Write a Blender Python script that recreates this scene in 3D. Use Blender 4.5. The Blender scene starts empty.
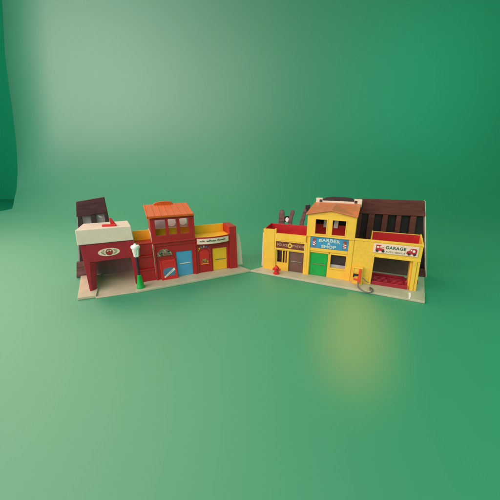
import bpy, bmesh, math, random
from mathutils import Vector, Matrix

random.seed(7)
scene = bpy.context.scene
COL = scene.collection
R = math.radians
S = 0.001                                   # everything on the toys is written in millimetres

# ------------------------------------------------------------------ materials
def hexlin(r, g, b):
    f = lambda c: (c / 255 / 12.92) if c <= 10 else ((c / 255 + .055) / 1.055) ** 2.4
    return (f(r), f(g), f(b), 1)

def plastic(name, rgb, rough=.36, spec=.5, var=.10, scale=60., bump=.04, dirt=None, sss=0):
    m = bpy.data.materials.new(name); m.use_nodes = True
    nt = m.node_tree; b = nt.nodes['Principled BSDF']
    tc = nt.nodes.new('ShaderNodeTexCoord')
    n = nt.nodes.new('ShaderNodeTexNoise'); n.inputs['Scale'].default_value = scale
    n.inputs['Detail'].default_value = 5; n.inputs['Roughness'].default_value = .65
    nt.links.new(tc.outputs['Object'], n.inputs['Vector'])
    mix = nt.nodes.new('ShaderNodeMix'); mix.data_type = 'RGBA'
    c = rgb if len(rgb) == 4 else (*rgb, 1)
    d = dirt or (c[0] * (1 - 2.2 * var), c[1] * (1 - 2.2 * var), c[2] * (1 - 2.2 * var), 1)
    hi = (min(1, c[0] * (1 + var)), min(1, c[1] * (1 + var)), min(1, c[2] * (1 + var)), 1)
    mix.inputs['A'].default_value = d; mix.inputs['B'].default_value = hi
    ramp = nt.nodes.new('ShaderNodeMapRange'); ramp.inputs['From Min'].default_value = .25
    ramp.inputs['From Max'].default_value = .62
    nt.links.new(n.outputs['Fac'], ramp.inputs['Value'])
    nt.links.new(ramp.outputs['Result'], mix.inputs['Factor'])
    nt.links.new(mix.outputs['Result'], b.inputs['Base Color'])
    rr = nt.nodes.new('ShaderNodeMapRange')
    rr.inputs['To Min'].default_value = rough - .08; rr.inputs['To Max'].default_value = rough + .14
    nt.links.new(n.outputs['Fac'], rr.inputs['Value']); nt.links.new(rr.outputs['Result'], b.inputs['Roughness'])
    b.inputs['Specular IOR Level'].default_value = spec
    if bump:
        n2 = nt.nodes.new('ShaderNodeTexNoise'); n2.inputs['Scale'].default_value = scale * 6
        nt.links.new(tc.outputs['Object'], n2.inputs['Vector'])
        bp = nt.nodes.new('ShaderNodeBump'); bp.inputs['Strength'].default_value = bump
        bp.inputs['Distance'].default_value = .001
        nt.links.new(n2.outputs['Fac'], bp.inputs['Height']); nt.links.new(bp.outputs['Normal'], b.inputs['Normal'])
    return m

def wood(name, dark, light):
    m = bpy.data.materials.new(name); m.use_nodes = True
    nt = m.node_tree; b = nt.nodes['Principled BSDF']
    tc = nt.nodes.new('ShaderNodeTexCoord')
    mp = nt.nodes.new('ShaderNodeMapping'); mp.inputs['Scale'].default_value = (14, 60, 90)
    n = nt.nodes.new('ShaderNodeTexNoise'); n.inputs['Scale'].default_value = 1.6; n.inputs['Detail'].default_value = 6
    n.inputs['Distortion'].default_value = .6
    nt.links.new(tc.outputs['Object'], mp.inputs['Vector']); nt.links.new(mp.outputs['Vector'], n.inputs['Vector'])
    cr = nt.nodes.new('ShaderNodeValToRGB')
    cr.color_ramp.elements[0].position = .3; cr.color_ramp.elements[0].color = dark
    cr.color_ramp.elements[1].position = .7; cr.color_ramp.elements[1].color = light
    nt.links.new(n.outputs['Fac'], cr.inputs['Fac']); nt.links.new(cr.outputs['Color'], b.inputs['Base Color'])
    b.inputs['Roughness'].default_value = .6; b.inputs['Specular IOR Level'].default_value = .25
    bp = nt.nodes.new('ShaderNodeBump'); bp.inputs['Strength'].default_value = .15; bp.inputs['Distance'].default_value = .001
    nt.links.new(n.outputs['Fac'], bp.inputs['Height']); nt.links.new(bp.outputs['Normal'], b.inputs['Normal'])
    return m

def litho(name, stops, scale, dist=1.5):
    """Printed paper picture: irregular coloured patches."""
    m = bpy.data.materials.new(name); m.use_nodes = True
    nt = m.node_tree; b = nt.nodes['Principled BSDF']
    tc = nt.nodes.new('ShaderNodeTexCoord')
    n = nt.nodes.new('ShaderNodeTexNoise'); n.inputs['Scale'].default_value = scale; n.inputs['Detail'].default_value = 2
    n.inputs['Distortion'].default_value = dist
    nt.links.new(tc.outputs['Object'], n.inputs['Vector'])
    cr = nt.nodes.new('ShaderNodeValToRGB'); cr.color_ramp.interpolation = 'CONSTANT'
    e = cr.color_ramp.elements
    while len(e) < len(stops): e.new(.5)
    for k, (p, c) in enumerate(stops): e[k].position = p; e[k].color = c
    nt.links.new(n.outputs['Fac'], cr.inputs['Fac']); nt.links.new(cr.outputs['Color'], b.inputs['Base Color'])
    b.inputs['Roughness'].default_value = .5
    return m

def backdrop_mat(name, rgb, rough, spec, ior=1.45):
    m = bpy.data.materials.new(name); m.use_nodes = True
    nt = m.node_tree; b = nt.nodes['Principled BSDF']
    tc = nt.nodes.new('ShaderNodeTexCoord')
    n = nt.nodes.new('ShaderNodeTexNoise'); n.inputs['Scale'].default_value = 2.2; n.inputs['Detail'].default_value = 4
    nt.links.new(tc.outputs['Object'], n.inputs['Vector'])
    mix = nt.nodes.new('ShaderNodeMix'); mix.data_type = 'RGBA'
    mix.inputs['A'].default_value = (rgb[0] * .94, rgb[1] * .94, rgb[2] * .94, 1)
    mix.inputs['B'].default_value = (rgb[0] * 1.05, rgb[1] * 1.05, rgb[2] * 1.05, 1)
    nt.links.new(n.outputs['Fac'], mix.inputs['Factor']); nt.links.new(mix.outputs['Result'], b.inputs['Base Color'])
    b.inputs['Roughness'].default_value = rough; b.inputs['Specular IOR Level'].default_value = spec; b.inputs['IOR'].default_value = ior
    return m

M = dict(
    red=plastic('red_plastic', hexlin(178, 30, 34), var=.06),
    crimson=plastic('crimson_plastic', hexlin(164, 30, 48), var=.08),
    bright_red=plastic('bright_red_plastic', hexlin(214, 40, 40), var=.06),
    yellow=plastic('yellow_plastic', hexlin(240, 190, 66), var=.035, bump=.03),
    gold=plastic('golden_yellow_plastic', hexlin(252, 184, 40), var=.03),
    cream=plastic('cream_plastic', hexlin(228, 208, 190), var=.03),
    tan=plastic('sidewalk_plastic', hexlin(192, 180, 154), var=.06, rough=.55, scale=40),
    orange=plastic('orange_roof_plastic', hexlin(206, 88, 24), var=.07),
    salmon=plastic('salmon_roof_plastic', hexlin(206, 116, 72), var=.09),
    blue=plastic('blue_door_plastic', hexlin(84, 156, 204), var=.05),
    green=plastic('green_door_plastic', hexlin(20, 160, 66), var=.06),
    brown=plastic('brown_door_plastic', hexlin(112, 76, 70), var=.10),
    white=plastic('white_plastic', hexlin(252, 242, 238), var=.03),
    black=plastic('black_plastic', hexlin(30, 26, 30), var=.1),
    navy=plastic('dark_pole_plastic', hexlin(40, 32, 52), var=.1),
    grey=plastic('grey_hose_rubber', hexlin(104, 106, 106), var=.08),
    board=plastic('pale_grey_board', hexlin(176, 164, 168), var=.08, rough=.6),
    mauve=plastic('mauve_grey_board', hexlin(176, 148, 150), var=.08, rough=.6),
    umber=plastic('umber_board', hexlin(104, 66, 60), var=.12, rough=.6),
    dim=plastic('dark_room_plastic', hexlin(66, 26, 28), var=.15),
    slate=plastic('dark_brown_board', hexlin(52, 36, 36), var=.15, rough=.6),
    paper=plastic('sign_paper', hexlin(240, 208, 190), var=.05, bump=0),
    print_blue=plastic('print_blue', hexlin(62, 140, 184), var=.07, bump=0),
    print_steel=plastic('print_steel_blue', hexlin(84, 116, 146), var=.1, bump=0),
    print_brown=plastic('print_brown', hexlin(112, 52, 36), var=.12, bump=0),
    print_red=plastic('print_red', hexlin(188, 40, 50), var=.08, bump=0),
    print_rust=plastic('print_rust', hexlin(150, 62, 50), var=.2, scale=300, bump=0),
    print_green=plastic('print_dark_green', hexlin(40, 92, 76), var=.08, bump=0),
    print_olive=plastic('print_olive', hexlin(128, 128, 92), var=.15, bump=0),
    print_dark=plastic('print_dark', hexlin(62, 50, 52), var=.1, bump=0),
    print_white=plastic('print_white', hexlin(240, 228, 218), var=.05, bump=0),
    print_pink=plastic('print_pale_pink', hexlin(206, 160, 140), var=.06, bump=0),
    print_pale=plastic('print_pale_blue', hexlin(196, 210, 204), var=.05, bump=0),
    print_yellow=plastic('print_yellow', hexlin(232, 190, 60), var=.06, bump=0),
    print_violet=plastic('print_violet', hexlin(112, 84, 150), var=.06, bump=0),
    wood_plum=wood('plum_brown_wood', hexlin(62, 38, 44), hexlin(92, 56, 62)),
    wood_red=wood('red_brown_wood', hexlin(80, 40, 36), hexlin(104, 56, 48)),
    wood_grey=wood('grey_brown_wood', hexlin(92, 66, 64), hexlin(132, 98, 94)),
    crowd=litho('theatre_print', [(0, hexlin(46, 34, 36)), (.40, hexlin(128, 100, 84)), (.47, hexlin(176, 152, 128)),
                                  (.53, hexlin(84, 76, 66)), (.60, hexlin(150, 70, 58)), (.66, hexlin(104, 108, 96))], 55),
    food=litho('menu_print', [(0, hexlin(120, 60, 34)), (.45, hexlin(172, 90, 44)), (.53, hexlin(96, 84, 50)),
                              (.6, hexlin(196, 140, 80))], 90),
)

# ------------------------------------------------------------------ mesh helpers (millimetres, x along the front, y back, z up)
class MB:
    def __init__(self): self.bm = bmesh.new(); self.mi = 0
    def _new(self, faces):
        for f in faces: f.material_index = self.mi
    def hull(self, bottom, top):
        a = [self.bm.verts.new(p) for p in bottom]; b = [self.bm.verts.new(p) for p in top]; n = len(a)
        fs = [self.bm.faces.new(a[::-1]), self.bm.faces.new(b)]
        for i in range(n): fs.append(self.bm.faces.new((a[i], a[(i + 1) % n], b[(i + 1) % n], b[i])))
        self._new(fs); return self
    def box(self, x0, x1, y0, y1, z0, z1):
        q = [(x0, y0), (x1, y0), (x1, y1), (x0, y1)]
        return self.hull([(x, y, z0) for x, y in q], [(x, y, z1) for x, y in q])
    def plan(self, poly, z0, z1):                     # polygon on the ground, extruded up
        return self.hull([(x, y, z0) for x, y in poly], [(x, y, z1) for x, y in poly])
    def front(self, poly, y0, y1):                    # outline seen from the front, extruded back
        return self.hull([(x, y0, z) for x, z in poly], [(x, y1, z) for x, z in poly])
    def side(self, poly, x0, x1):                     # outline (y, z), extruded along x
        return self.hull([(x0, y, z) for y, z in poly], [(x1, y, z) for y, z in poly])
    def disc(self, x, z, rx, rz, y0, y1, n=28, a0=0, a1=360):
        full = a1 - a0 >= 360
        k = n if full else n + 1
        return self.front([(x + rx * math.cos(R(a0 + (a1 - a0) * i / n)), z + rz * math.sin(R(a0 + (a1 - a0) * i / n))) for i in range(k)], y0, y1)
    def lathe(self, x, y, prof, n=28):
        rings = [[self.bm.verts.new((x + r * math.cos(2 * math.pi * i / n), y + r * math.sin(2 * math.pi * i / n), z)) for i in range(n)] for r, z in prof]
        fs = [self.bm.faces.new(rings[0][::-1]), self.bm.faces.new(rings[-1])]
        for a, b in zip(rings, rings[1:]):
            for i in range(n): fs.append(self.bm.faces.new((a[i], a[(i + 1) % n], b[(i + 1) % n], b[i])))
        self._new(fs); return self
    def tube(self, pts, r, n=10, sub=6):
        P = [Vector(p) for p in pts]; path = []
        for i in range(len(P) - 1):
            p0, p1, p2, p3 = P[max(i - 1, 0)], P[i], P[i + 1], P[min(i + 2, len(P) - 1)]
            for k in range(sub):
                t = k / sub
                path.append(.5 * ((2 * p1) + (p2 - p0) * t + (2 * p0 - 5 * p1 + 4 * p2 - p3) * t * t + (3 * p1 - p0 - 3 * p2 + p3) * t ** 3))
        path.append(P[-1]); rings = []; up = Vector((.13, .2, 1)).normalized()
        for i, p in enumerate(path):
            d = (path[min(i + 1, len(path) - 1)] - path[max(i - 1, 0)]).normalized()
            a = d.cross(up).normalized(); b = a.cross(d)
            rings.append([self.bm.verts.new(p + r * (math.cos(2 * math.pi * k / n) * a + math.sin(2 * math.pi * k / n) * b)) for k in range(n)])
        fs = [self.bm.faces.new(rings[0][::-1]), self.bm.faces.new(rings[-1])]
        for a, b in zip(rings, rings[1:]):
            for i in range(n): fs.append(self.bm.faces.new((a[i], a[(i + 1) % n], b[(i + 1) % n], b[i])))
        self._new(fs); return self
    def wall(self, x0, x1, z0, z1, holes, y0, y1):    # a slab with rectangular openings, one watertight skin
        xs = sorted({x0, x1, *[v for h in holes for v in h[:2] if x0 <= v <= x1]})
        zs = sorted({z0, z1, *[v for h in holes for v in h[2:] if z0 <= v <= z1]})
        solid = lambda i, j: 0 <= i < len(xs) - 1 and 0 <= j < len(zs) - 1 and not any(
            h[0] < (xs[i] + xs[i + 1]) / 2 < h[1] and h[2] < (zs[j] + zs[j + 1]) / 2 < h[3] for h in holes)
        vt = {}
        def v(i, j, y):
            if (i, j, y) not in vt: vt[i, j, y] = self.bm.verts.new((xs[i], y, zs[j]))
            return vt[i, j, y]
        fs = []
        for i in range(len(xs) - 1):
            for j in range(len(zs) - 1):
                if not solid(i, j): continue
                fs.append(self.bm.faces.new((v(i, j, y0), v(i + 1, j, y0), v(i + 1, j + 1, y0), v(i, j + 1, y0))))
                fs.append(self.bm.faces.new((v(i, j, y1), v(i, j + 1, y1), v(i + 1, j + 1, y1), v(i + 1, j, y1))))
                for (di, dj, a, b) in ((-1, 0, (i, j), (i, j + 1)), (1, 0, (i + 1, j + 1), (i + 1, j)), (0, -1, (i + 1, j), (i, j)), (0, 1, (i, j + 1), (i + 1, j + 1))):
                    if not solid(i + di, j + dj):
                        fs.append(self.bm.faces.new((v(*a, y0), v(*b, y0), v(*b, y1), v(*a, y1))))
        self._new(fs); return self
    def use(self, i): self.mi = i; return self
    def build(self, name, mats, parent=None, bevel=.5, smooth=False, label=None, seg=2):
        bm = self.bm
        bmesh.ops.recalc_face_normals(bm, faces=bm.faces)
        bmesh.ops.scale(bm, vec=(S, S, S), verts=bm.verts)
        me = bpy.data.meshes.new(name); bm.to_mesh(me); bm.free()
        for m in (mats if isinstance(mats, (list, tuple)) else [mats]): me.materials.append(m)
        o = bpy.data.objects.new(name, me); COL.objects.link(o)
        if parent is not None: o.parent = parent
        if bevel:
            b = o.modifiers.new('bevel', 'BEVEL'); b.width = bevel * S; b.segments = seg
            b.limit_method = 'ANGLE'; b.angle_limit = R(35); b.harden_normals = False
        if smooth:
            for p in me.polygons: p.use_smooth = True
            me.set_sharp_from_angle(angle=R(40))
        if label: o['label'] = label
        return o

def thing(name, label, cat, loc=(0, 0, 0), rz=0., group=None):
    o = bpy.data.objects.new(name, None); COL.objects.link(o)
    o.location = loc; o.rotation_euler = (0, 0, rz); o.empty_display_size = .02
    o['label'] = label; o['category'] = cat
    if group: o['group'] = group
    return o

def lettering(text, x, z, w, h, y, mat, parent, name='lettering', bold=.02, shear=0., arch=0., thick=.35, tilt=0.):
    """Raised print: text centred on (x, z), fitted to w by h, standing proud of y."""
    cu = bpy.data.curves.new(name, 'FONT'); cu.body = text; cu.size = 1; cu.offset = bold; cu.shear = shear
    cu.extrude = .01; cu.space_character = 1.08; cu.resolution_u = 4
    tmp = bpy.data.objects.new('tmp_text', cu); COL.objects.link(tmp)
    me = bpy.data.meshes.new_from_object(tmp.evaluated_get(bpy.context.evaluated_depsgraph_get()))
    bpy.data.objects.remove(tmp); bpy.data.curves.remove(cu)
    xs = [v.co.x for v in me.vertices]; ys = [v.co.y for v in me.vertices]
    ax, bx, ay, by = min(xs), max(xs), min(ys), max(ys)
    for v in me.vertices:
        px = ((v.co.x - ax) / (bx - ax) - .5) * w; pz = ((v.co.y - ay) / (by - ay) - .5) * h
        pz -= arch * (2 * px / w) ** 2 - tilt * px
        v.co = Vector((x + px, y - (thick if v.co.z > 0 else -.1), z + pz)) * S
    me.materials.clear(); me.materials.append(mat); me.name = name
    o = bpy.data.objects.new(name, me); COL.objects.link(o); o.parent = parent
    return o

# ------------------------------------------------------------------ LEFT HALF OF THE TOY
left = thing('toy_building', 'red toy village half with an orange roofed tower and a cream roofed post office',
             'toy building', (-.34833, .51343, 0), R(24.85), 'toy village halves')
mb = MB()
mb.plan([(13, -31.5), (93, -37), (93, 105), (13, 105)], 0, 2.6)                                  # driveway
mb.plan([(-20, -24), (14, -26.5), (14.6, 0), (14.6, 105), (-30, 108)], .2, 6)                    # kerb at the left
mb.plan([(92, -40), (371, -33), (369, -26), (358, 3), (355, 108), (92, 108)], .2, 5.4)            # sidewalk
mb.build('base_slab', M['tan'], left, .8)

# post office
mb = MB()
mb.wall(-1, 100, 71, 110, [], 0, 8)
mb.hull([(0, 0, 5.8), (4, 0, 5.8), (12.5, 8, 5.8), (0, 8, 5.8)], [(-1, 0, 71.2), (10, 0, 71.2), (23, 8, 71.2), (-1, 8, 71.2)])
mb.hull([(92.2, 0, 2.4), (101, 0, 2.4), (101, 8, 2.4), (92.2, 8, 2.4)], [(90.4, 0, 71.2), (99.9, 0, 71.2), (99.9, 8, 71.2), (90.4, 8, 71.2)])
mb.box(-1, 1.2, 8.2, 100, 6, 110); mb.box(97.8, 100, 8.2, 100, 2.4, 110)
mb.build('post_office_wall', M['crimson'], left, .7)
em = MB().disc(49, 89.3, 21, 8.6, -.5, .2, 40).build('emblem', M['paper'], left, 0)
mb = MB(); mb.disc(49.4, 89.3, 7, 7.2, -.9, -.4, 28); mb.build('seal', M['print_rust'], em, 0)
mb = MB()
for s in (-1, 1):
    for (dx, dz, w_, h_) in ((9.5, -3.6, 2.2, 1.3), (12.6, -1.8, 2.0, 1.2), (14.6, .6, 1.5, 1.1), (11.2, 1.4, 1.6, 1.0), (10, 4.2, 1.4, .9), (13, 3.6, 1.2, .8)):
        mb.disc(49.4 + s * dx, 89.3 + dz, w_, h_, -.8, -.4, 10)
mb.build('laurel', M['print_olive'], em, 0)
mb = MB()
mb.front([(44.6, 91.6), (46.8, 93.4), (48.4, 92), (47, 90.6)], -1.25, -.8); mb.front([(50.6, 92), (52.4, 93.4), (54.2, 91.6), (51.6, 90.6)], -1.25, -.8)
mb.disc(49.4, 93.6, 1, 1.3, -1.25, -.8, 10)
mb.build('crest', M['print_white'], em, 0)
MB().front([(46, 89.6), (52.8, 89.6), (52, 85.8), (49.4, 83.8), (46.8, 85.8)], -1.2, -.8).build('shield', M['print_red'], em, 0)
mb = MB()
mb.hull([(-5.5, -3, 111), (100, -3, 111), (96, 74, 111), (0, 74, 111)], [(-4.4, -1.6, 142), (98.6, -1.6, 142), (92.6, 71, 142), (1.2, 71, 142)])
rf = mb.build('post_office_roof', M['cream'], left, 1.1, seg=3)
mb = MB()
mb.hull([(42, 14, 142.2), (70, 10, 142.2), (71, 17, 142.2), (43, 22, 142.2)], [(42.5, 14.5, 146.5), (69.5, 10.5, 146.5), (70.5, 16.5, 146.5), (43.5, 21.5, 146.5)])
mb.hull([(59, 14, 142.6), (71, 14, 142.6), (71, 19, 142.6), (59, 19, 142.6)], [(58.6, 15, 160), (62, 15, 160), (62, 18, 160), (58.6, 18, 160)])
mb.build('latch', M['bright_red'], rf, .7)

MB().box(3, 97, 103, 105.5, 2.8, 100).build('back_wall', M['mauve'], left, .3)

# stairs between post office and tower
mb = MB()
mb.plan([(101.3, 4), (138, 4), (138, 46), (101.3, 46)], 5, 36)
mb.plan([(101.3, 8.5), (138, 8.5), (138, 46), (101.3, 46)], 36, 67)
mb.plan([(101.3, 13), (138, 13), (138, 46), (101.3, 46)], 67, 97)
for zz, yy in ((36, 4), (67, 8.5), (97, 13)):
    mb.box(101.3, 138, yy - 2.2, yy + 1.4, zz - 2.2, zz + .6)
mb.build('staircase', M['red'], left, .5)

# theatre tower
mb = MB()
mb.wall(139, 237, 5, 96.5, [(188.5, 227.5, 3, 69.5)], 3, 8)
mb.box(139, 143, -.4, 3.2, 5, 96.5); mb.box(232.6, 237.2, -.4, 3.2, 5, 96.5)
mb.box(139.2, 236.8, .8, 3.2, 88, 96.5)
mb.wall(137.5, 236.5, 96, 160, [(148, 170.3, 114, 150.3), (176.4, 195.2, 114, 150.3), (202.5, 223.2, 114, 150.3)], -1.5, 4)
mb.box(136.8, 237, -2.6, -1.3, 96, 99.5)
mb.box(138, 141, 4.2, 70, 97, 160); mb.box(233.5, 236.4, 4.2, 70, 97, 160)
mb.build('tower_wall', M['red'], left, .7)
def slope(x0, x1, z0, z1, t):
    Y = lambda z: 54 + (z - 108) * 1.3
    return [(x0, Y(z0) - t, z0), (x1, Y(z0) - t, z0), (x1, Y(z1) - t, z1), (x0, Y(z1) - t, z1)]
def sheet(poly, t):
    return MB().hull(poly, [(x, y + t, z) for x, y, z in poly])
bp = sheet(slope(141, 233, 108, 160, 0), 1.6).build('back_panel', M['board'], left, .2)  # added panel, tilted upward so it catches light behind the tower windows
def sdisc(x, z, r, rz_):
    return [(x + r * math.cos(R(15 * i)), 54 + (z + rz_ * math.sin(R(15 * i)) - 108) * 1.3 - .5, z + rz_ * math.sin(R(15 * i))) for i in range(24)]
sheet(sdisc(194, 129, 12, 9.6), .45).build('painted_bright_disc', M['white'], bp, 0)  # solid white discs, brightness behind the windows put into their colour
sheet(sdisc(223, 130, 11.6, 9.6), .45).build('painted_bright_disc', M['white'], bp, 0)
mb = MB(); mb.front([(136.2, 121), (137.6, 121), (140, 85), (138.4, 85)], 1, 60); mb.build('side_trim', M['cream'], left, .3)
# roof: two slopes, ribs down the front slope
def lerp(a, b, t): return a + (b - a) * t
zf, zb, yf, yb = 160, 177, -6, 72
mb = MB()
mb.hull([(132.2, yf, zf - 2), (235.5, yf, zf - 2), (236.5, yb, zb - 4), (131.5, yb, zb - 4)], [(132.2, yf, zf + .6), (235.5, yf, zf + .6), (236.5, yb, zb), (131.5, yb, zb)])
mb.hull([(131.5, yb, zb - 4), (236.5, yb, zb - 4), (236.5, 76, zb - 5), (131.5, 76, zb - 5)], [(131.5, yb, zb), (236.5, yb, zb), (236.5, 76, zb - .6), (131.5, 76, zb - .6)])
for k in range(8):
    x = 133.6 + k * 14.4
    if x > 235: break
    mb.hull([(x - .7, yf - .2, zf - .5), (x + .7, yf - .2, zf - .5), (x + .7, yb, zb - .8), (x - .7, yb, zb - .8)],
            [(x - .5, yf - .2, zf + 1.5), (x + .5, yf - .2, zf + 1.5), (x + .5, yb, zb + 1), (x - .5, yb, zb + 1)])
mb.box(131.6, 236.2, yf - .8, yf + 2, zf - 4.2, zf - .4)
rf = mb.build('tower_roof', M['orange'], left, .4)
mb = MB()
mb.front([(154, 174), (156, 179), (162, 182), (172, 183.4), (186, 183.6), (195, 182.4), (200, 179.6), (202, 175), (201, 173), (155, 172)], 66, 74)
mb.build('ridge_handle', M['orange'], rf, .8)

# roof deck (yellow tray) that runs behind the tower
mb = MB()
mb.box(100.4, 325, 47, 50, 93, 120)
mb.box(100.4, 137, 14.6, 46.8, 92, 96.4)
bow = lambda t, d=10.: -d * (1 - (2 * t - 1) ** 2)
N = 14
pl = [(lerp(237.6, 324.6, i / N), bow(i / N) + .6) for i in range(N + 1)] + [(324.6, 46.8), (237.6, 46.8)]
mb.plan(pl, 94, 100)
mb.build('roof_deck', M['gold'], left, .5)

# restaurant
mb = MB()
mb.wall(237.6, 324.8, 5, 82, [(279.8, 318.8, 3, 66)], 4, 9)
pl = [(lerp(237.6, 324.8, i / N), bow(i / N)) for i in range(N + 1)] + [(324.8, 12), (237.6, 12)]
mb.plan(pl, 81.5, 93.8)
pl = [(lerp(237.6, 324.8, i / N), bow(i / N) - .6) for i in range(N + 1)] + [(lerp(324.8, 237.6, i / N), bow(1 - i / N) + .5) for i in range(N + 1)]
mb.plan(pl, 93.8, 100.8)
mb.box(271.5, 276, 1.6, 4.2, 5, 81.4); mb.box(237.8, 242.4, 1.6, 4.2, 5, 81.4)
mb.build('shop_wall', M['red'], left, .5)
a, b = .035, .965
mb = MB()
pl = [(lerp(237.6, 324.8, lerp(a, b, i / N)), bow(lerp(a, b, i / N)) - 1.2) for i in range(N + 1)]
pl += [(x, y + .5) for x, y in reversed(pl)]
mb.plan(pl, 83.6, 97.2)
sg = mb.build('shop_sign', M['paper'], left, 0)
def bowpt(x): return bow((x - 237.6) / 87.2) - 1.35
mb = MB()                                             # joined-up script, too small to read: strokes as in the photograph
def scrawl(x0, x1, z, amp, seed):
    rnd = random.Random(seed); pts = []; x = x0; up = True
    while x < x1:
        hgt = amp * (1.9 if rnd.random() < .22 else 1) * rnd.uniform(.8, 1.1)
        pts.append((x, bowpt(x), z + (hgt if up else -amp * .55 * rnd.uniform(.8, 1.2)))); up = not up; x += rnd.uniform(1.0, 1.7)
    mb.tube(pts, .52, 6, 3)
scrawl(246, 258, 90, 1.9, 3); scrawl(262, 287, 90.2, 2.1, 5); scrawl(289, 312, 90.4, 1.9, 9)
mb.build('script_writing', M['print_dark'], sg, 0)
mb = MB()                                             # arched menu panel
mb.front([(246, 26), (270, 26), (270, 56)] + [(258 + 12 * math.cos(R(t)), 56 + 9 * math.sin(R(t))) for t in range(15, 180, 15)] + [(246, 56)], 2.6, 4.2)
mp = mb.build('menu_panel', M['bright_red'], left, .3)  # brighter red puts the panel's highlight into its colour
mb = MB(); mb.front([(249, 33), (267, 32), (267, 35), (265, 40), (261, 43), (255, 43), (251, 40), (249, 36)], 1.9, 2.7); mb.build('picture', M['food'], mp, 0)
mb = MB(); mb.box(249, 268, 2.1, 2.7, 28.4, 29.8); mb.build('price_line', M['print_yellow'], mp, 0)
mb = MB()
for k, ci in enumerate((0, 0, 1, 3, 1, 2, 0)):
    t = R(160 - k * 23.4); cx, cz = 258 + 16.4 * math.cos(t), 61 + 13.6 * math.sin(t); tx, tz = math.sin(t), -math.cos(t); nx, nz = math.cos(t), math.sin(t)
    mb.use(ci)
    q = lambda a, b: (cx + tx * a + nx * b, cz + tz * a + nz * b)
    if k % 3 == 0: mb.front([q(-2, -2.6), q(-.6, -2.6), q(.6, .4), q(1.6, -2.6), q(2.2, -2.6), q(.8, 2.6), q(-.6, 2.6)], 3.3, 4.2)
    elif k % 3 == 1: mb.disc(cx, cz, 2, 2.3, 3.3, 4.2, 12)
    else: mb.front([q(-1.9, -2.6), q(1.9, -2.6), q(1.9, -1), q(0, .2), q(1.9, 2.6), q(-1.9, 2.6)], 3.3, 4.2)
mb.build('garland', [M['print_yellow'], M['print_blue'], M['print_violet'], M['print_white']], left, 0)

def door(x0, x1, z0, z1, y, mat, parent, hmat, hz, lean=0.):
    mb = MB(); mb.box(x0, x1, y, y + 2.5, z0, z1)
    mb.box(x0 + 1.2, x0 + 3, y - .5, y + .2, z0 + 1, z1 - 1); mb.box(x1 - 3, x1 - 1.2, y - .5, y + .2, z0 + 1, z1 - 1)
    xm = (x0 + x1) / 2
    mb.box(x0 + 3.2, x1 - 3.2, y - .5, y + .2, z1 - 3, z1 - 1.2)
    d = mb.build('door', mat, parent, .4)
    w = x1 - x0
    mb = MB(); mb.hull([(x0 + w * .16, y - 1.6, hz - 1.1), (x1 - w * .1, y - 1.6, hz - 1.1 + lean), (x1 - w * .1, y - .1, hz - 1.1 + lean), (x0 + w * .16, y - .1, hz - 1.1)],
                       [(x0 + w * .16, y - 1.6, hz + .9), (x1 - w * .1, y - 1.6, hz + 1.1 + lean), (x1 - w * .1, y - .1, hz + 1.1 + lean), (x0 + w * .16, y - .1, hz + .9)])
    mb.build('handle', hmat, d, .4)
    return d
d = door(189, 227, 6, 69, 5, M['blue'], left, M['cream'], 38); d['label'] = 'pale blue door'
d = door(280.4, 318.4, 6, 65.5, 6, M['gold'], left, M['print_olive'], 35); d['label'] = 'yellow door'

# ticket window and booth
mb = MB(); mb.disc(162, 63, 18.6, 18.6, 1.4, 3.2, 24, 0, 180)
ar = mb.build('arched_frame', M['red'], left, .3)
mb = MB(); mb.disc(162, 64, 17.4, 17.2, .8, 1.6, 24, 0, 180); mb.build('picture', M['crowd'], ar, 0)
mb = MB()
mb.hull([(150.5, -6, 5.2), (188, -6, 5.2), (188, 3.2, 5.2), (150.5, 3.2, 5.2)], [(149.5, 0, 53), (184.6, 0, 53), (184.6, 3.2, 53), (149.5, 3.2, 53)])
mb.hull([(149.8, -6.2, 6), (153, -6.2, 6), (153, 0, 6), (149.8, 0, 6)], [(149.2, -1.2, 54), (152.2, -1.2, 54), (152.2, 2, 54), (149.2, 2, 54)])
mb.hull([(184.6, -6.2, 6), (188.4, -6.2, 6), (188.4, 0, 6), (184.6, 0, 6)], [(181.8, -1.2, 54), (185, -1.2, 54), (185, 2, 54), (181.8, 2, 54)])
mb.box(153, 182, -1.4, .4, 46, 50)
bo = mb.build('ticket_booth', M['bright_red'], left, .6)
yy = lambda z: -6 + 6 * (z - 5.2) / 47.8
def slab(poly, t, mat, name):
    mb = MB(); mb.hull([(x, yy(z) - t, z) for x, z in poly], [(x, yy(z) + .1, z) for x, z in poly]); return mb.build(name, mat, bo, 0)
slab([(155, 19), (160, 14), (181, 15), (183, 22), (181, 33), (172, 35), (160, 34), (155, 28)], .5, M['print_steel'], 'poster')
slab([(155.5, 13.5), (158, 11), (183, 28), (181, 33)], .9, M['print_white'], 'banner')
mb = MB()
for k in range(7):
    t = (k + 1.2) / 9; x = lerp(157, 182, t); z = lerp(12.4, 30.6, t)
    mb.hull([(x - .5, yy(z - 1.6) - 1.2, z - 1.6), (x + .5, yy(z - 1.3) - 1.2, z - 1.2), (x - .1, yy(z + 1.4) - 1.2, z + 1.6), (x - 1.1, yy(z + 1.4) - 1.2, z + 1.2)],
            [(x - .5, yy(z - 1.6) - .7, z - 1.6), (x + .5, yy(z - 1.3) - .7, z - 1.2), (x - .1, yy(z + 1.4) - .7, z + 1.6), (x - 1.1, yy(z + 1.4) - .7, z + 1.2)])
mb.build('small_print', M['print_steel'], bo, 0)

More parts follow.
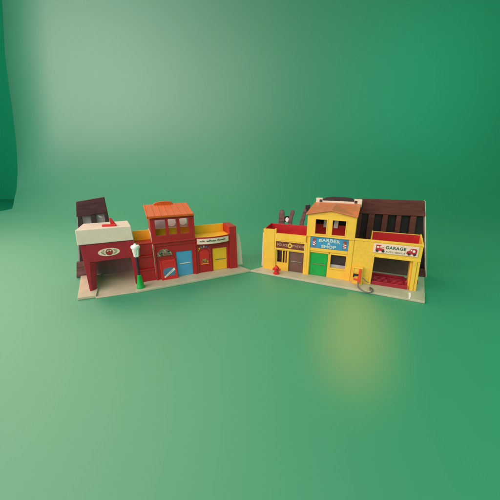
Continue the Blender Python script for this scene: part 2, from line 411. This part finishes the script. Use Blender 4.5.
# end wall and cream end panel
mb = MB()
mb.hull([(324.9, -1.5, 5.2), (346.5, -1.5, 5.2), (347, 50, 5.2), (325, 50, 5.2)], [(324.9, -1, 120), (344, -1, 120), (344, 50, 121.5), (325, 50, 121.5)])
mb.build('end_wall', M['red'], left, .7)
mb = MB(); mb.front([(345, 5.5), (369, 5.5), (366.5, 40), (363, 70), (360, 88), (357, 94.5), (353, 96), (345, 96)], 16, 19)
mb.build('end_panel', M['cream'], left, .6)

# ------------------------------------------------------------------ RIGHT HALF OF THE TOY
right = thing('toy_building', 'yellow toy village half with a salmon roofed barber tower and an open garage',
              'toy building', (.03778, .65538, 0), R(-23.41), 'toy village halves')
mb = MB(); mb.plan([(-29, -29), (363, -45.5), (385, 98), (100, 106), (-6, 106), (-9, 2)], .2, 5.2)
mb.build('base_slab', M['tan'], right, .8)
mb = MB()
mb.plan([(337, -16), (341.5, -13), (340.5, -27), (338.6, -36), (336.4, -46.4), (333.6, -45), (336, -33)], 5.25, 5.7)
mb.build('scuff', M['white'], right, 0)

# police station
mb = MB()
mb.box(-2, 28, -2, 5, 5, 113.5)
mb.box(28, 31.5, -1, 5, 5, 116)
mb.wall(31.5, 108, 62, 88, [], 1, 7)
mb.box(31.4, 108.4, -2.2, 5, 87.6, 104.5)
mb.wall(31.5, 105, 5, 62, [(34, 62.5, 26.5, 60.5), (66, 105, 3, 60.4)], 3, 8)
mb.box(104.8, 113, -1.5, 6, 5, 88)
mb.box(31.4, 105, .2, 3.2, 60.6, 64.2)
mb.box(62.6, 66, .8, 3.2, 5, 60.4)
mb.box(-2, 1, 5.2, 46, 5, 113.5)
mb.build('police_wall', M['yellow'], right, .6)
fr = MB().wall(29.5, 108.6, 63.6, 87, [(32, 106, 66.6, 84.4)], -1.8, 1.2).build('sign_frame', M['yellow'], right, .4)
ps = MB().box(32, 106, -.3, .95, 66.8, 84.2).build('police_sign', M['print_brown'], right, 0)
lettering('POLICE', 49, 75.6, 27, 6, -.3, M['print_pink'], ps, bold=.015, thick=.4)
lettering('STATION', 88.6, 75.6, 29, 6, -.3, M['print_pink'], ps, bold=.015, thick=.4)
mb = MB(); mb.disc(68.6, 75.6, 5.4, 6.4, -.9, -.3); bd = mb.build('badge', M['print_yellow'], ps, 0)
st = [(68.6 + (3.7 if k % 2 == 0 else 1.6) * math.sin(R(36 * k)), 75.6 + (4.4 if k % 2 == 0 else 1.9) * math.cos(R(36 * k))) for k in range(10)]
mb = MB(); mb.front(st, -1.3, -.85); mb.build('star', M['print_brown'], ps, 0)
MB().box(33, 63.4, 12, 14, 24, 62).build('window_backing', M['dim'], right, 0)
for x in (47.2, 54.6, 60.4):
    MB().box(x, x + 2.6, 3.6, 6.4, 26, 61).build('window_bar', M['yellow'], right, .4)
d = door(66.2, 104.4, 6, 60, 4.6, M['brown'], right, M['print_olive'], 34); d['label'] = 'brown door'
# red tray behind the police parapet
mb = MB()
mb.box(1.2, 108, 44, 47, 90, 120)
mb.hull([(1.2, 6, 90), (3.4, 6, 90), (4.4, 43.8, 90), (1.2, 43.8, 90)], [(1.2, 1.6, 115.5), (3.4, 1.6, 115.5), (4.4, 43.8, 120), (1.2, 43.8, 120)])
mb.box(4.6, 108, 8, 43.8, 88, 92)
mb.build('roof_tray', M['red'], right, .5)
mb = MB(); mb.front([(-4, 5.4), (-4, 100), (-7, 101.5), (-10, 98), (-13, 5.4)], 14, 18); mb.build('end_panel', M['cream'], right, .6)

# barber tower
mb = MB()
mb.wall(109, 217, 5, 107, [(119.6, 162.6, 3, 65), (169, 203.6, 31.6, 65)], 2, 8)
mb.box(113.2, 118.6, -1.6, 2.2, 5, 106.8); mb.box(205.6, 216.8, -1.6, 2.2, 5, 106.8)
mb.box(118.8, 205.4, -.4, 2.2, 70, 77.4)
mb.wall(166.4, 206, 28.6, 67.8, [(169.2, 203.4, 31.8, 64.8)], .2, 2.2)
mb.wall(108.6, 217, 106.5, 159.5, [(128, 153.4, 112.8, 148.2), (166.4, 195.4, 112.8, 148.2)], -2, 4)
mb.front([(108.8, 159.6), (216.8, 159.6), (162.4, 170.0)], -2, 4)
mb.box(108.4, 217.2, -3.4, -1.8, 106.2, 109.2)
mb.wall(125.6, 155.8, 110.4, 150.6, [(128.2, 153.2, 113, 148)], -3.2, -1.8)
mb.wall(164, 197.8, 110.4, 150.6, [(166.6, 195.2, 113, 148)], -3.2, -1.8)
mb.box(108.6, 111.6, 4.2, 80, 95, 159); mb.box(214, 217, 4.2, 80, 95, 159)
mb.build('tower_wall', M['yellow'], right, .6)
mb = MB(); mb.box(112, 213.6, 44, 47, 95, 128); mb.build('inner_wall', M['bright_red'], right, .4)
mb = MB(); mb.box(112, 213.6, 76, 79, 95, 166); mb.build('back_panel', M['slate'], right, .4)
mb = MB()
for x0, x1 in ((141, 150.5), (165.5, 176)):
    mb.hull([(x0, 38, 122), (x1 - 1, 38, 122), (x1 - 1, 39, 122), (x0, 39, 122)], [(x0 + 2, 38, 160), (x1 + 1, 38, 160), (x1 + 1, 39, 160), (x0 + 2, 39, 160)])
mb.build('white_strip', M['white'], right, 0)  # plain white strips behind the tower windows
mb = MB()
yf, yb, zf, zb = -7, 88, 159.5, 177
ym = 76; zm = lerp(zf, zb, (ym - yf) / (yb - yf)) + .9
top = [(104.6, yf, zf + .8), (162, yf, 171.8), (218.6, yf, zf + .8), (221, yb, zb), (108, yb, zb), (162.6, ym, zm)]
tv = [mb.bm.verts.new(q) for q in top]; bv = [mb.bm.verts.new((q[0], q[1] + (.2 if q[1] < 0 else 0), q[2] - 2.6)) for q in top]
for tri in ((0, 1, 5), (1, 2, 5), (2, 3, 5), (3, 4, 5), (4, 0, 5)):
    mb.bm.faces.new([tv[i] for i in tri]); mb.bm.faces.new([bv[i] for i in reversed(tri)])
for i in range(5):
    j = (i + 1) % 5; mb.bm.faces.new((tv[j], tv[i], bv[i], bv[j]))
rf = mb.build('tower_roof', M['salmon'], right, .5)
mb = MB()
mb.box(112, 221, 88.4, 95, 172, 181.6)
mb.box(110.5, 127, 87, 96.4, 170, 188); mb.box(204, 222.4, 87, 96.4, 170, 188)
hb = mb.build('handle_mount', M['cream'], right, .9)
for a, b in ((119.5, 126.2), (204.8, 211.5)): MB().box(a, b, 86.3, 87.2, 178, 184.4).build('slot', M['slate'], hb, .2)
mb = MB(); mb.front([(127.5, 184), (133, 189.2), (150, 192), (182, 192), (198, 190), (204, 186), (203.5, 181.9), (127.5, 181.9)], 89.6, 94.6); mb.build('grip', M['slate'], hb, .8)
bs = MB().box(119, 205, -.2, 1.9, 78.4, 106).build('barber_sign', M['print_blue'], right, 0)
lettering('BARBER', 163, 99.2, 49, 8, -.2, M['print_pale'], bs, arch=2.4, bold=.03)
lettering('&', 162, 91.2, 7, 6, -.2, M['print_pale'], bs, bold=.02)
lettering('SHOP', 162, 83.6, 34, 7.4, -.2, M['print_pale'], bs, bold=.04)
for x in (128, 197.5):
    mb = MB(); mb.use(0).box(x - 4.4, x + 4.4, -.55, -.1, 80.4, 102)
    po = mb.build('barber_pole', M['print_steel'], bs, 0)

for x in (128, 197.5):
    MB().box(x - 3.2, x + 3.2, -.9, -.5, 84.4, 95).build('pole_tube', M['print_white'], bs, 0)
    s = MB(); sl = 1 if x < 160 else -1
    for z in (85.2, 90.4):
        s.front([(x - 3.2 * sl, z + 3.6), (x + 3.2 * sl, z), (x + 3.2 * sl, z + 2.6), (x - 3.2 * sl, z + 6.2)][::1], -1.3, -.85)
    s.build('pole_stripe', M['print_red'], bs, 0)
    MB().disc(x, 98.6, 3.6, 2.2, -.95, -.5, 16).build('pole_cap', M['print_rust'], bs, 0)
d = door(120.2, 162, 6.2, 64.6, 3.6, M['green'], right, M['print_olive'], 36); d['label'] = 'bright green door'
wn = MB().box(168, 205, 9, 11, 30, 67).build('shop_window', M['slate'], right, 0)
MB().box(169, 203.6, 6, 8.8, 31.8, 38.6).build('window_shelf', M['board'], wn, .3)
MB().box(163.2, 165.4, -1.2, 2.2, 67.5, 70.4).build('door_bell', M['brown'], right, .4)

# garage
mb = MB()
mb.wall(217, 351, 72, 110, [], 0, 6)
mb.wall(217, 262.5, 5, 72, [], 0, 6)
mb.box(257.6, 262.4, -1.6, .2, 5, 78)
mb.box(217, 351, -1.4, .2, 106, 110.6)
mb.box(262.4, 351, -1, .2, 72, 76)
mb.hull([(340.4, -1.2, 5), (347.4, -1.2, 5), (347.4, 7, 5), (340.4, 7, 5)], [(337.4, -1.2, 72.2), (345.4, -1.2, 72.2), (345.4, 7, 72.2), (337.4, 7, 72.2)])
mb.hull([(348, .4, 5), (353.2, .4, 5), (353.2, 9, 5), (348, 9, 5)], [(346, .4, 72.2), (351, .4, 72.2), (351, 9, 72.2), (346, 9, 72.2)])
mb.hull([(336.8, 7.4, 5), (341, 7.4, 5), (341, 24, 5), (336.8, 24, 5)], [(334, 7.4, 72), (338.4, 7.4, 72), (338.4, 24, 72), (334, 24, 72)])
gw = mb.build('garage_wall', M['yellow'], right, .6)
mb = MB()                                             # faint raised brickwork left of the door
for r in range(12):
    z = 8 + r * 8.2
    for k in range(-1, 4):
        x0 = 218.6 + k * 12.4 + (6.2 if r % 2 else 0); x1 = min(x0 + 11.4, 257); x0 = max(x0, 218.4)
        if x1 - x0 > 2: mb.box(x0, x1, -.35, .1, z, min(z + 7.3, 105.4))
mb.build('brickwork', M['yellow'], gw, .15)
mb = MB()
mb.box(254.6, 350, 41, 43.4, 96, 120.4)
mb.box(256, 349, 7, 40.8, 92, 95.6)
mb.build('roof_tray', M['red'], right, .5)
mb = MB()
mb.box(251.6, 254.2, 40, 44.2, 96, 122.4)
mb.side([(6.2, 98), (6.2, 111), (44, 122.6), (44, 98)], 348.6, 351.4)
mb.box(254.4, 348.4, 43.6, 45.4, 96, 121.2)
mb.build('tray_rim', M['yellow'], right, .4)
gs = MB().box(257.6, 343.4, -2.2, .1, 83.2, 104.6).build('garage_sign', M['paper'], right, .2)
lettering('GARAGE', 301, 97.2, 39, 7.2, -2.2, M['print_green'], gs, bold=.03)
lettering('AUTO SERVICE', 301, 87.6, 37, 3.6, -2.2, M['print_green'], gs, bold=.01)
mb = MB()                                             # printed tow truck
mb.front([(262, 88.4), (279, 88.4), (279, 93), (271, 93.2), (270.6, 99.4), (263, 99.6)], -2.6, -2.15)
mb.front([(262, 99.8), (272, 99.6), (273, 101.4), (262.6, 101.6)], -2.6, -2.15)
mb.front([(271.4, 93.4), (279, 95.6), (278.4, 97), (271.4, 95.2)], -2.6, -2.15)
mb.use(1); mb.front([(264.2, 95), (269.2, 95), (269, 98.4), (264.6, 98.4)], -2.8, -2.55)
mb.use(2)
for x in (265.6, 277.4): mb.disc(x, 88, 3, 3, -2.9, -2.6, 16)
mb.build('truck_print', [M['print_red'], M['print_white'], M['print_dark']], gs, 0)
mb = MB()                                             # printed car
mb.front([(322, 88), (340, 87.6), (341, 97), (339, 100), (329.6, 100), (326, 94.6), (322, 93)], -2.6, -2.15)
mb.use(1); mb.disc(335, 94.6, 2.6, 2.8, -2.8, -2.55, 14); mb.front([(328, 95), (331.4, 95), (331.4, 98.4), (330.2, 98.4)], -2.8, -2.55)
mb.use(2)
for x in (327, 337): mb.disc(x, 87.6, 2.9, 2.9, -2.9, -2.6, 16)
mb.build('car_print', [M['print_red'], M['print_white'], M['print_dark']], gs, 0)

MB().box(252, 348, 92, 94.5, 5.4, 92).build('back_wall', M['umber'], right, .3)

# ------------------------------------------------------------------ loose pieces standing on the two bases
def at(root, x, y, z):
    rz = root.rotation_euler.z; c, s = math.cos(rz), math.sin(rz)
    return (root.location.x + (c * x - s * y) * S, root.location.y + (s * x + c * y) * S, z * S)

lamp = thing('street_lamp', 'toy street lamp with green cone base and white shade beside the post office driveway', 'street lamp', at(left, 101.5, -25, 5.4), left.rotation_euler.z)
MB().lathe(0, 0, [(9, 0), (9, 3), (7.6, 5), (5, 24), (4.4, 30), (3.2, 31)]).build('base', M['green'], lamp, 0, True)
MB().lathe(0, 0, [(2.5, 29), (2.5, 76)], 16).build('pole', M['navy'], lamp, 0, True)
mb = MB(); mb.lathe(0, 0, [(4.2, 73), (5, 74), (6.6, 90), (9, 93), (9.4, 96), (8, 98.6), (3.4, 99.6), (2.6, 102), (1, 103)])
for k in range(6):
    a = k * math.pi / 3
    mb.tube([(4.8 * math.cos(a), 4.8 * math.sin(a), 74.4), (6.6 * math.cos(a), 6.6 * math.sin(a), 90)], .7, 6, 2)
mb.build('lamp_shade', M['white'], lamp, 0, True)

hyd = thing('fire_hydrant', 'small red toy fire hydrant on the sidewalk before the police station', 'fire hydrant', at(right, 43, -25, 5.2), right.rotation_euler.z)
MB().lathe(0, 0, [(8, 0), (8, 2.6), (5.8, 3.2), (5.4, 14), (7, 14.6), (7, 16.4), (5.4, 17), (3.6, 20.4), (1.6, 21.4), (1.6, 23)], 20).build('body', M['bright_red'], hyd, 0, True)
for s in (-1, 1):
    c = MB(); c.hull([(s * 3.6, -2.2, 9.4), (s * 10, -2.8, 8.6), (s * 10, 2.8, 8.6), (s * 3.6, 2.2, 9.4)], [(s * 3.6, -2.2, 13.6), (s * 10, -2.8, 14.4), (s * 10, 2.8, 14.4), (s * 3.6, 2.2, 13.6)]); c.build('outlet', M['bright_red'], hyd, .8)
MB().disc(0, 11.4, 2.7, 2.7, -7.4, -3.6, 14).build('outlet', M['bright_red'], hyd, .5)

pump = thing('fuel_pump', 'yellow toy fuel pump with orange front, black nozzle and grey hose', 'fuel pump', at(right, 232, -6, 5.3), right.rotation_euler.z)
mb = MB(); mb.hull([(-10.5, -6, 0), (12, -6, 0), (12, 4, 0), (-10.5, 4, 0)], [(-10, -4.4, 40.5), (10.6, -4.4, 40.5), (10.6, 4, 40.5), (-10, 4, 40.5)])
mb.box(-10.2, -8.2, -6.6, -4.6, 2, 40); mb.box(-8, 10, -5.6, -4.2, 37.6, 40.2)
mb.build('cabinet', M['yellow'], pump, .7)
mb = MB(); mb.hull([(1.6, -12, 5), (8.6, -12, 5), (8.6, -5.7, 5), (1.6, -5.7, 5)], [(2.8, -9, 37.4), (8.2, -9, 37.4), (8.2, -4.4, 37.4), (2.8, -4.4, 37.4)])
mb.hull([(-7, -7, 9.4), (1.8, -8, 9.4), (1.8, -5.4, 9.4), (-7, -5.4, 9.4)], [(-7, -7, 14), (1.8, -8, 14), (1.8, -5.4, 14), (-7, -5.4, 14)])
mb.build('hose_holder', plastic('orange_red_plastic', hexlin(226, 74, 36), var=.05), pump, .7)
mb = MB(); mb.box(-8.6, 2.2, -9.4, -6, 21.2, 25.6); mb.hull([(-8.8, -8.6, 16.4), (-6.6, -8.6, 16.4), (-6.6, -6.6, 16.4), (-8.8, -6.6, 16.4)], [(-8.8, -8.6, 22), (-5.4, -8.6, 22), (-5.4, -6.6, 22), (-8.8, -6.6, 22)])
mb.build('nozzle', M['black'], pump, .6)
mb = MB()
mb.tube([(3.4, -10.4, 9), (4, -14, 5), (5, -22, 2), (9, -33, 1.5), (18, -43, 1.5), (27, -45.2, 1.5), (33.4, -38, 1.5), (34.4, -24, 1.6), (30, -16, 1.6), (28.8, -24, 3), (29.2, -38, 4.4)], 1.35, 10, 8)
mb.tube([(10.2, -3, 17), (15, -6, 15.6), (20, -7, 11), (26, -7.6, 9)], 1.1, 8, 6)
mb.build('hose', M['grey'], pump, 0, True)

lift = thing('car_lift', 'low red toy car lift lying on the garage floor', 'car lift', at(right, 300, 30, 5.3), right.rotation_euler.z)
mb = MB()
mb.box(-36, 36, -29, 29, 0, 3)
mb.wall(-35.5, 35.5, 3, 9, [], -29.5, -26.5)
mb.box(-35.5, 35.5, 26.4, 29.4, 3, 9); mb.box(-36.4, -33.4, -26, 26, 3, 9); mb.box(-2, 1.4, -26, 26, 3, 7); mb.box(33, 36, -26, 26, 3, 9)
for y in (-16, -8, 0, 8, 16): mb.box(-33, 32.8, y - 1, y + 1, 2.9, 4.2)
mb.build('platform', M['crimson'], lift, .6)
mb = MB(); mb.hull([(31, -24, 3), (36.6, -24, 3), (36.6, -14, 3), (31, -14, 3)], [(31, -23, 17), (34, -23, 17), (34, -18, 17), (31, -18, 17)]); mb.build('lever', M['crimson'], lift, .6)
mb = MB(); mb.box(36.4, 62, 18, 24, 1, 8); mb.box(58, 62, 10, 18, 1, 11); mb.build('crank_arm', M['crimson'], lift, .6)

# ------------------------------------------------------------------ brown timber behind the toys
rl = thing('wooden_railing', 'red brown slatted railing with a broad top board behind the garage', 'railing', at(right, 300, 113, 0), right.rotation_euler.z)
X = lambda u: u - 300
MB().front([(X(206), 150), (X(366.5), 152), (X(357), 188.6), (X(206), 187)], 0, 9).build('top_board', M['wood_red'], rl, .8)
for a, b in ((210, 226), (241.5, 256), (274, 286), (305, 315.5), (335, 347.5)):
    MB().front([(X(a), 151), (X(b), 151.4), (X(b + (b - 240) * .055), 5), (X(a + (a - 240) * .055), 5)], 2, 8).build('slat', M['wood_red'], rl, .6)
MB().front([(X(206), 1), (X(392), 1), (X(388), 20), (X(206), 20)], 0, 9).build('bottom_board', M['wood_red'], rl, .6)
MB().front([(X(206), 4), (X(390), 4), (X(358), 180), (X(206), 180)], 16, 20).build('backing_board', M['black'], rl, .4)  # added black board, makes the gaps between slats dark by colour
MB().front([(X(390.6), 0), (X(393), 0), (X(358.6), 188.4), (X(357.2), 188.4)], 0, 18).build('edge_strip', M['cream'], rl, .2)

ll = thing('wooden_railing', 'plum brown railing with pale grey gaps standing behind the post office', 'railing', at(left, 0, 112, 0), left.rotation_euler.z)
MB().front([(-15.5, 152), (-5.2, 152), (12.6, 154), (23.5, 156), (41.6, 157.6), (50.6, 158), (48.6, 195.6), (-10.4, 186.8)], 0, 8).build('top_board', M['wood_plum'], ll, .8)
MB().front([(-13, 152.2), (-5, 152.2), (-7, 41), (-27, 41)], 1, 7).build('slat', M['slate'], ll, .6)
MB().front([(13.4, 153.8), (23.6, 155.6), (22.6, 41), (9, 41)], 1, 7).build('slat', M['slate'], ll, .6)
MB().front([(42.4, 157.4), (50.6, 157.8), (54, 41), (41.8, 41)], 1, 7).build('slat', M['slate'], ll, .6)
MB().front([(-41, 1), (100, 1), (100, 41.5), (-34, 41.5)], 0, 8).build('bottom_board', M['wood_grey'], ll, .8)
MB().front([(-33, 30), (48, 30), (46, 178), (-12, 178)], 12, 15).build('backing_board', M['board'], ll, .3)
MB().front([(26, 150), (28, 152.4), (34.4, 148), (36.4, 144.6), (33, 144)], 11.2, 12.2).build('painted_highlight', M['white'], ll, .2)  # small bright highlight painted as a white piece on the board

bs_ = thing('broken_railing', 'broken grey brown slats poking up behind the police station roof', 'railing', at(right, 0, 112, 0), right.rotation_euler.z)
for poly in ([(0, 20), (2, 138), (5, 145), (9, 147.6), (14.4, 147), (17.4, 141), (19, 120), (22, 20)],
             [(34, 20), (30, 112), (35, 134), (36.4, 146), (41, 149), (46.6, 146.6), (47.4, 139), (43, 126), (42, 112), (48, 20)],
             [(62, 20), (64, 112), (71.6, 141), (79.6, 165), (88.6, 166), (88.6, 150), (80, 140), (75.6, 112), (76, 20)]):
    MB().front(poly, 0, 6).build('slat', M['wood_grey'], bs_, .8)
MB().front([(78.4, 164), (92, 166), (92, 140), (84, 138)], -1.2, -.2).build('dark_block', M['black'], bs_, .2)  # plain black block against the third slat
MB().box(-1, 100, 6.2, 10, 22, 60).build('rail', M['wood_grey'], bs_, .6)
MB().front([(15.6, 112), (19, 127), (24, 129.4), (32, 128.6), (36.4, 122), (37, 110)], 6.4, 8.6).build('black_sheet', M['black'], bs_, .3)  # solid black sheet between the first two slats
MB().disc(26.4, 118.6, 5.4, 6.8, 4.6, 6.3, 20).build('white_gap_filler', M['white'], bs_, .5)  # added white disc, stands in for pale paper visible between slats

# ------------------------------------------------------------------ green studio sweep
GREEN = (.006, .275, .128)
def sweep():
    bm = bmesh.new(); nx = 90
    prof = [(-1.2 + 2.2 * i / 24, 0.) for i in range(25)]       # (y, z) along the floor, round an easy cove, up the wall
    y, z, ns, L = 1.0, 0., 60, 1.55
    for i in range(ns):
        t = (i + .5) / ns; a = R(90) * t * t * (3 - 2 * t)
        y += L / ns * math.cos(a); z += L / ns * math.sin(a); prof.append((y, z))
    z0 = z
    for i in range(1, 30): prof.append((y, z0 + 2.2 * i / 29))
    keys = [(0, .95), (.06, .905), (.14, .875), (.24, .856), (.36, .842), (.52, .829), (.7, .818), (.85, .81), (1.0, .80), (1.15, .785), (1.3, .768), (3.2, .70)]   # left edge of the hanging sheet
    def edge(z):
        for (a, ka), (b, kb) in zip(keys, keys[1:]):
            if z <= b: return ka + (kb - ka) * (z - a) / (b - a)
        return keys[-1][1]
    grid = []
    for (y, z) in prof:
        row = []
        f = min(1, z / .045); f = f * f * (3 - 2 * f) if z > 0 else 0
        xl = -2.6 * (1 - f) - edge(z) * (y + .15 * min(1, z / .3)) * f
        for i in range(nx + 1):
            t = i / nx
            x = xl + (2.8 - xl) * (t ** 1.4)
            k = max(0., 1 - (x - xl) / .42) * f                 # the sheet curls back towards its free edge
            row.append(bm.verts.new((x, y + .15 * k * k * min(1, z / .3), z)))
        grid.append(row)
    for a, b in zip(grid, grid[1:]):
        for i in range(nx): bm.faces.new((a[i], a[i + 1], b[i + 1], b[i]))
    me = bpy.data.meshes.new('backdrop'); bm.to_mesh(me); bm.free()
    for p in me.polygons: p.use_smooth = True
    me.materials.append(backdrop_mat('green_backdrop_vinyl', GREEN, .60, .9, 1.85))
    o = bpy.data.objects.new('backdrop', me); COL.objects.link(o); o['kind'] = 'structure'
sweep()
mb = MB(); mb.box(-4000, 4000, 2400, 2420, -4, 3600)
o = mb.build('wall', backdrop_mat('dark_green_wall', (.006, .30, .14), .8, .1), None, 0); o['kind'] = 'structure'
mb = MB(); mb.box(-4000, 4000, -1800, 2399, -10, -4)
o = mb.build('floor', backdrop_mat('dark_green_floor', (.006, .30, .14), .8, .1), None, 0); o['kind'] = 'structure'

# ------------------------------------------------------------------ light
def area(name, loc, target, size, power, color, size_y=None, spread=180):
    l = bpy.data.lights.new(name, 'AREA'); l.energy = power; l.color = color; l.spread = R(spread)
    l.shape = 'RECTANGLE' if size_y else 'DISK'; l.size = size
    if size_y: l.size_y = size_y
    o = bpy.data.objects.new(name, l); COL.objects.link(o); o.location = loc
    o.rotation_euler = (Vector(target) - Vector(loc)).to_track_quat('-Z', 'Y').to_euler()
    return o
area('softbox', (-1.7, .0, 1.15), (-.60, 1.75, .40), 2.1, 37, (1, .80, .78), None, 150)
area('added_left_floor_fill', (-1.6, 1.35, 1.05), (.0, .50, 0), 1.0, 2.2, (1, .82, .64), None, 80)  # added fill, no visible source; pales the left of the floor
area('added_overhead_fill', (-.6, 1.3, 1.40), (-.20, .50, 0), 1.4, 4, (1, .80, .62), .8, 120)  # unseen lamp added to lay a pale sheen on the floor
area('front_softbox', (-.30, -.8, 1.15), (.10, .6, .1), 1.6, 17, (1, .92, .86))
area('added_green_wall_fill', (1.5, .7, .95), (1.1, 2.1, .55), 1.3, 7.0, (.02, 1, .58))  # added green fill, lifts the right of the backdrop wall
area('added_green_floor_fill', (1.0, -.5, .95), (.50, .15, 0), .6, 1.7, (.02, 1, .60), None, 80)  # added green fill for the front right floor, source invented
l = bpy.data.lights.new('added_yellow_glow', 'SPOT'); l.energy = 120; l.color = (1, .27, 0); l.spot_size = R(8.5); l.spot_blend = 1; l.shadow_soft_size = .04  # unseen spot added to make the yellow glow patch on the floor
o = bpy.data.objects.new('added_yellow_glow', l); COL.objects.link(o); o.location = (.57, 1.25, 1.95)
o.rotation_euler = (Vector((.184, .395, 0)) - Vector(o.location)).to_track_quat('-Z', 'Y').to_euler()
o.scale = (.44, 1.1, 1)

w = bpy.data.worlds.new('World'); scene.world = w; w.use_nodes = True
w.node_tree.nodes['Background'].inputs['Color'].default_value = (.50, 1, .78, 1)
w.node_tree.nodes['Background'].inputs['Strength'].default_value = .05

# ------------------------------------------------------------------ camera
cam = bpy.data.cameras.new('camera'); co = bpy.data.objects.new('camera', cam); COL.objects.link(co)
co.location = (0, 0, .26); co.rotation_euler = (R(90 - 17.3), 0, 0)
cam.sensor_width = 36; cam.lens = 36 * 260 / 500; cam.clip_start = .01; cam.clip_end = 50
scene.camera = co
scene.view_settings.view_transform = 'Standard'; scene.view_settings.look = 'None'
scene.view_settings.exposure = 0; scene.view_settings.gamma = 1
scene.render.engine = 'CYCLES'; scene.cycles.use_denoising = True; scene.cycles.max_bounces = 6
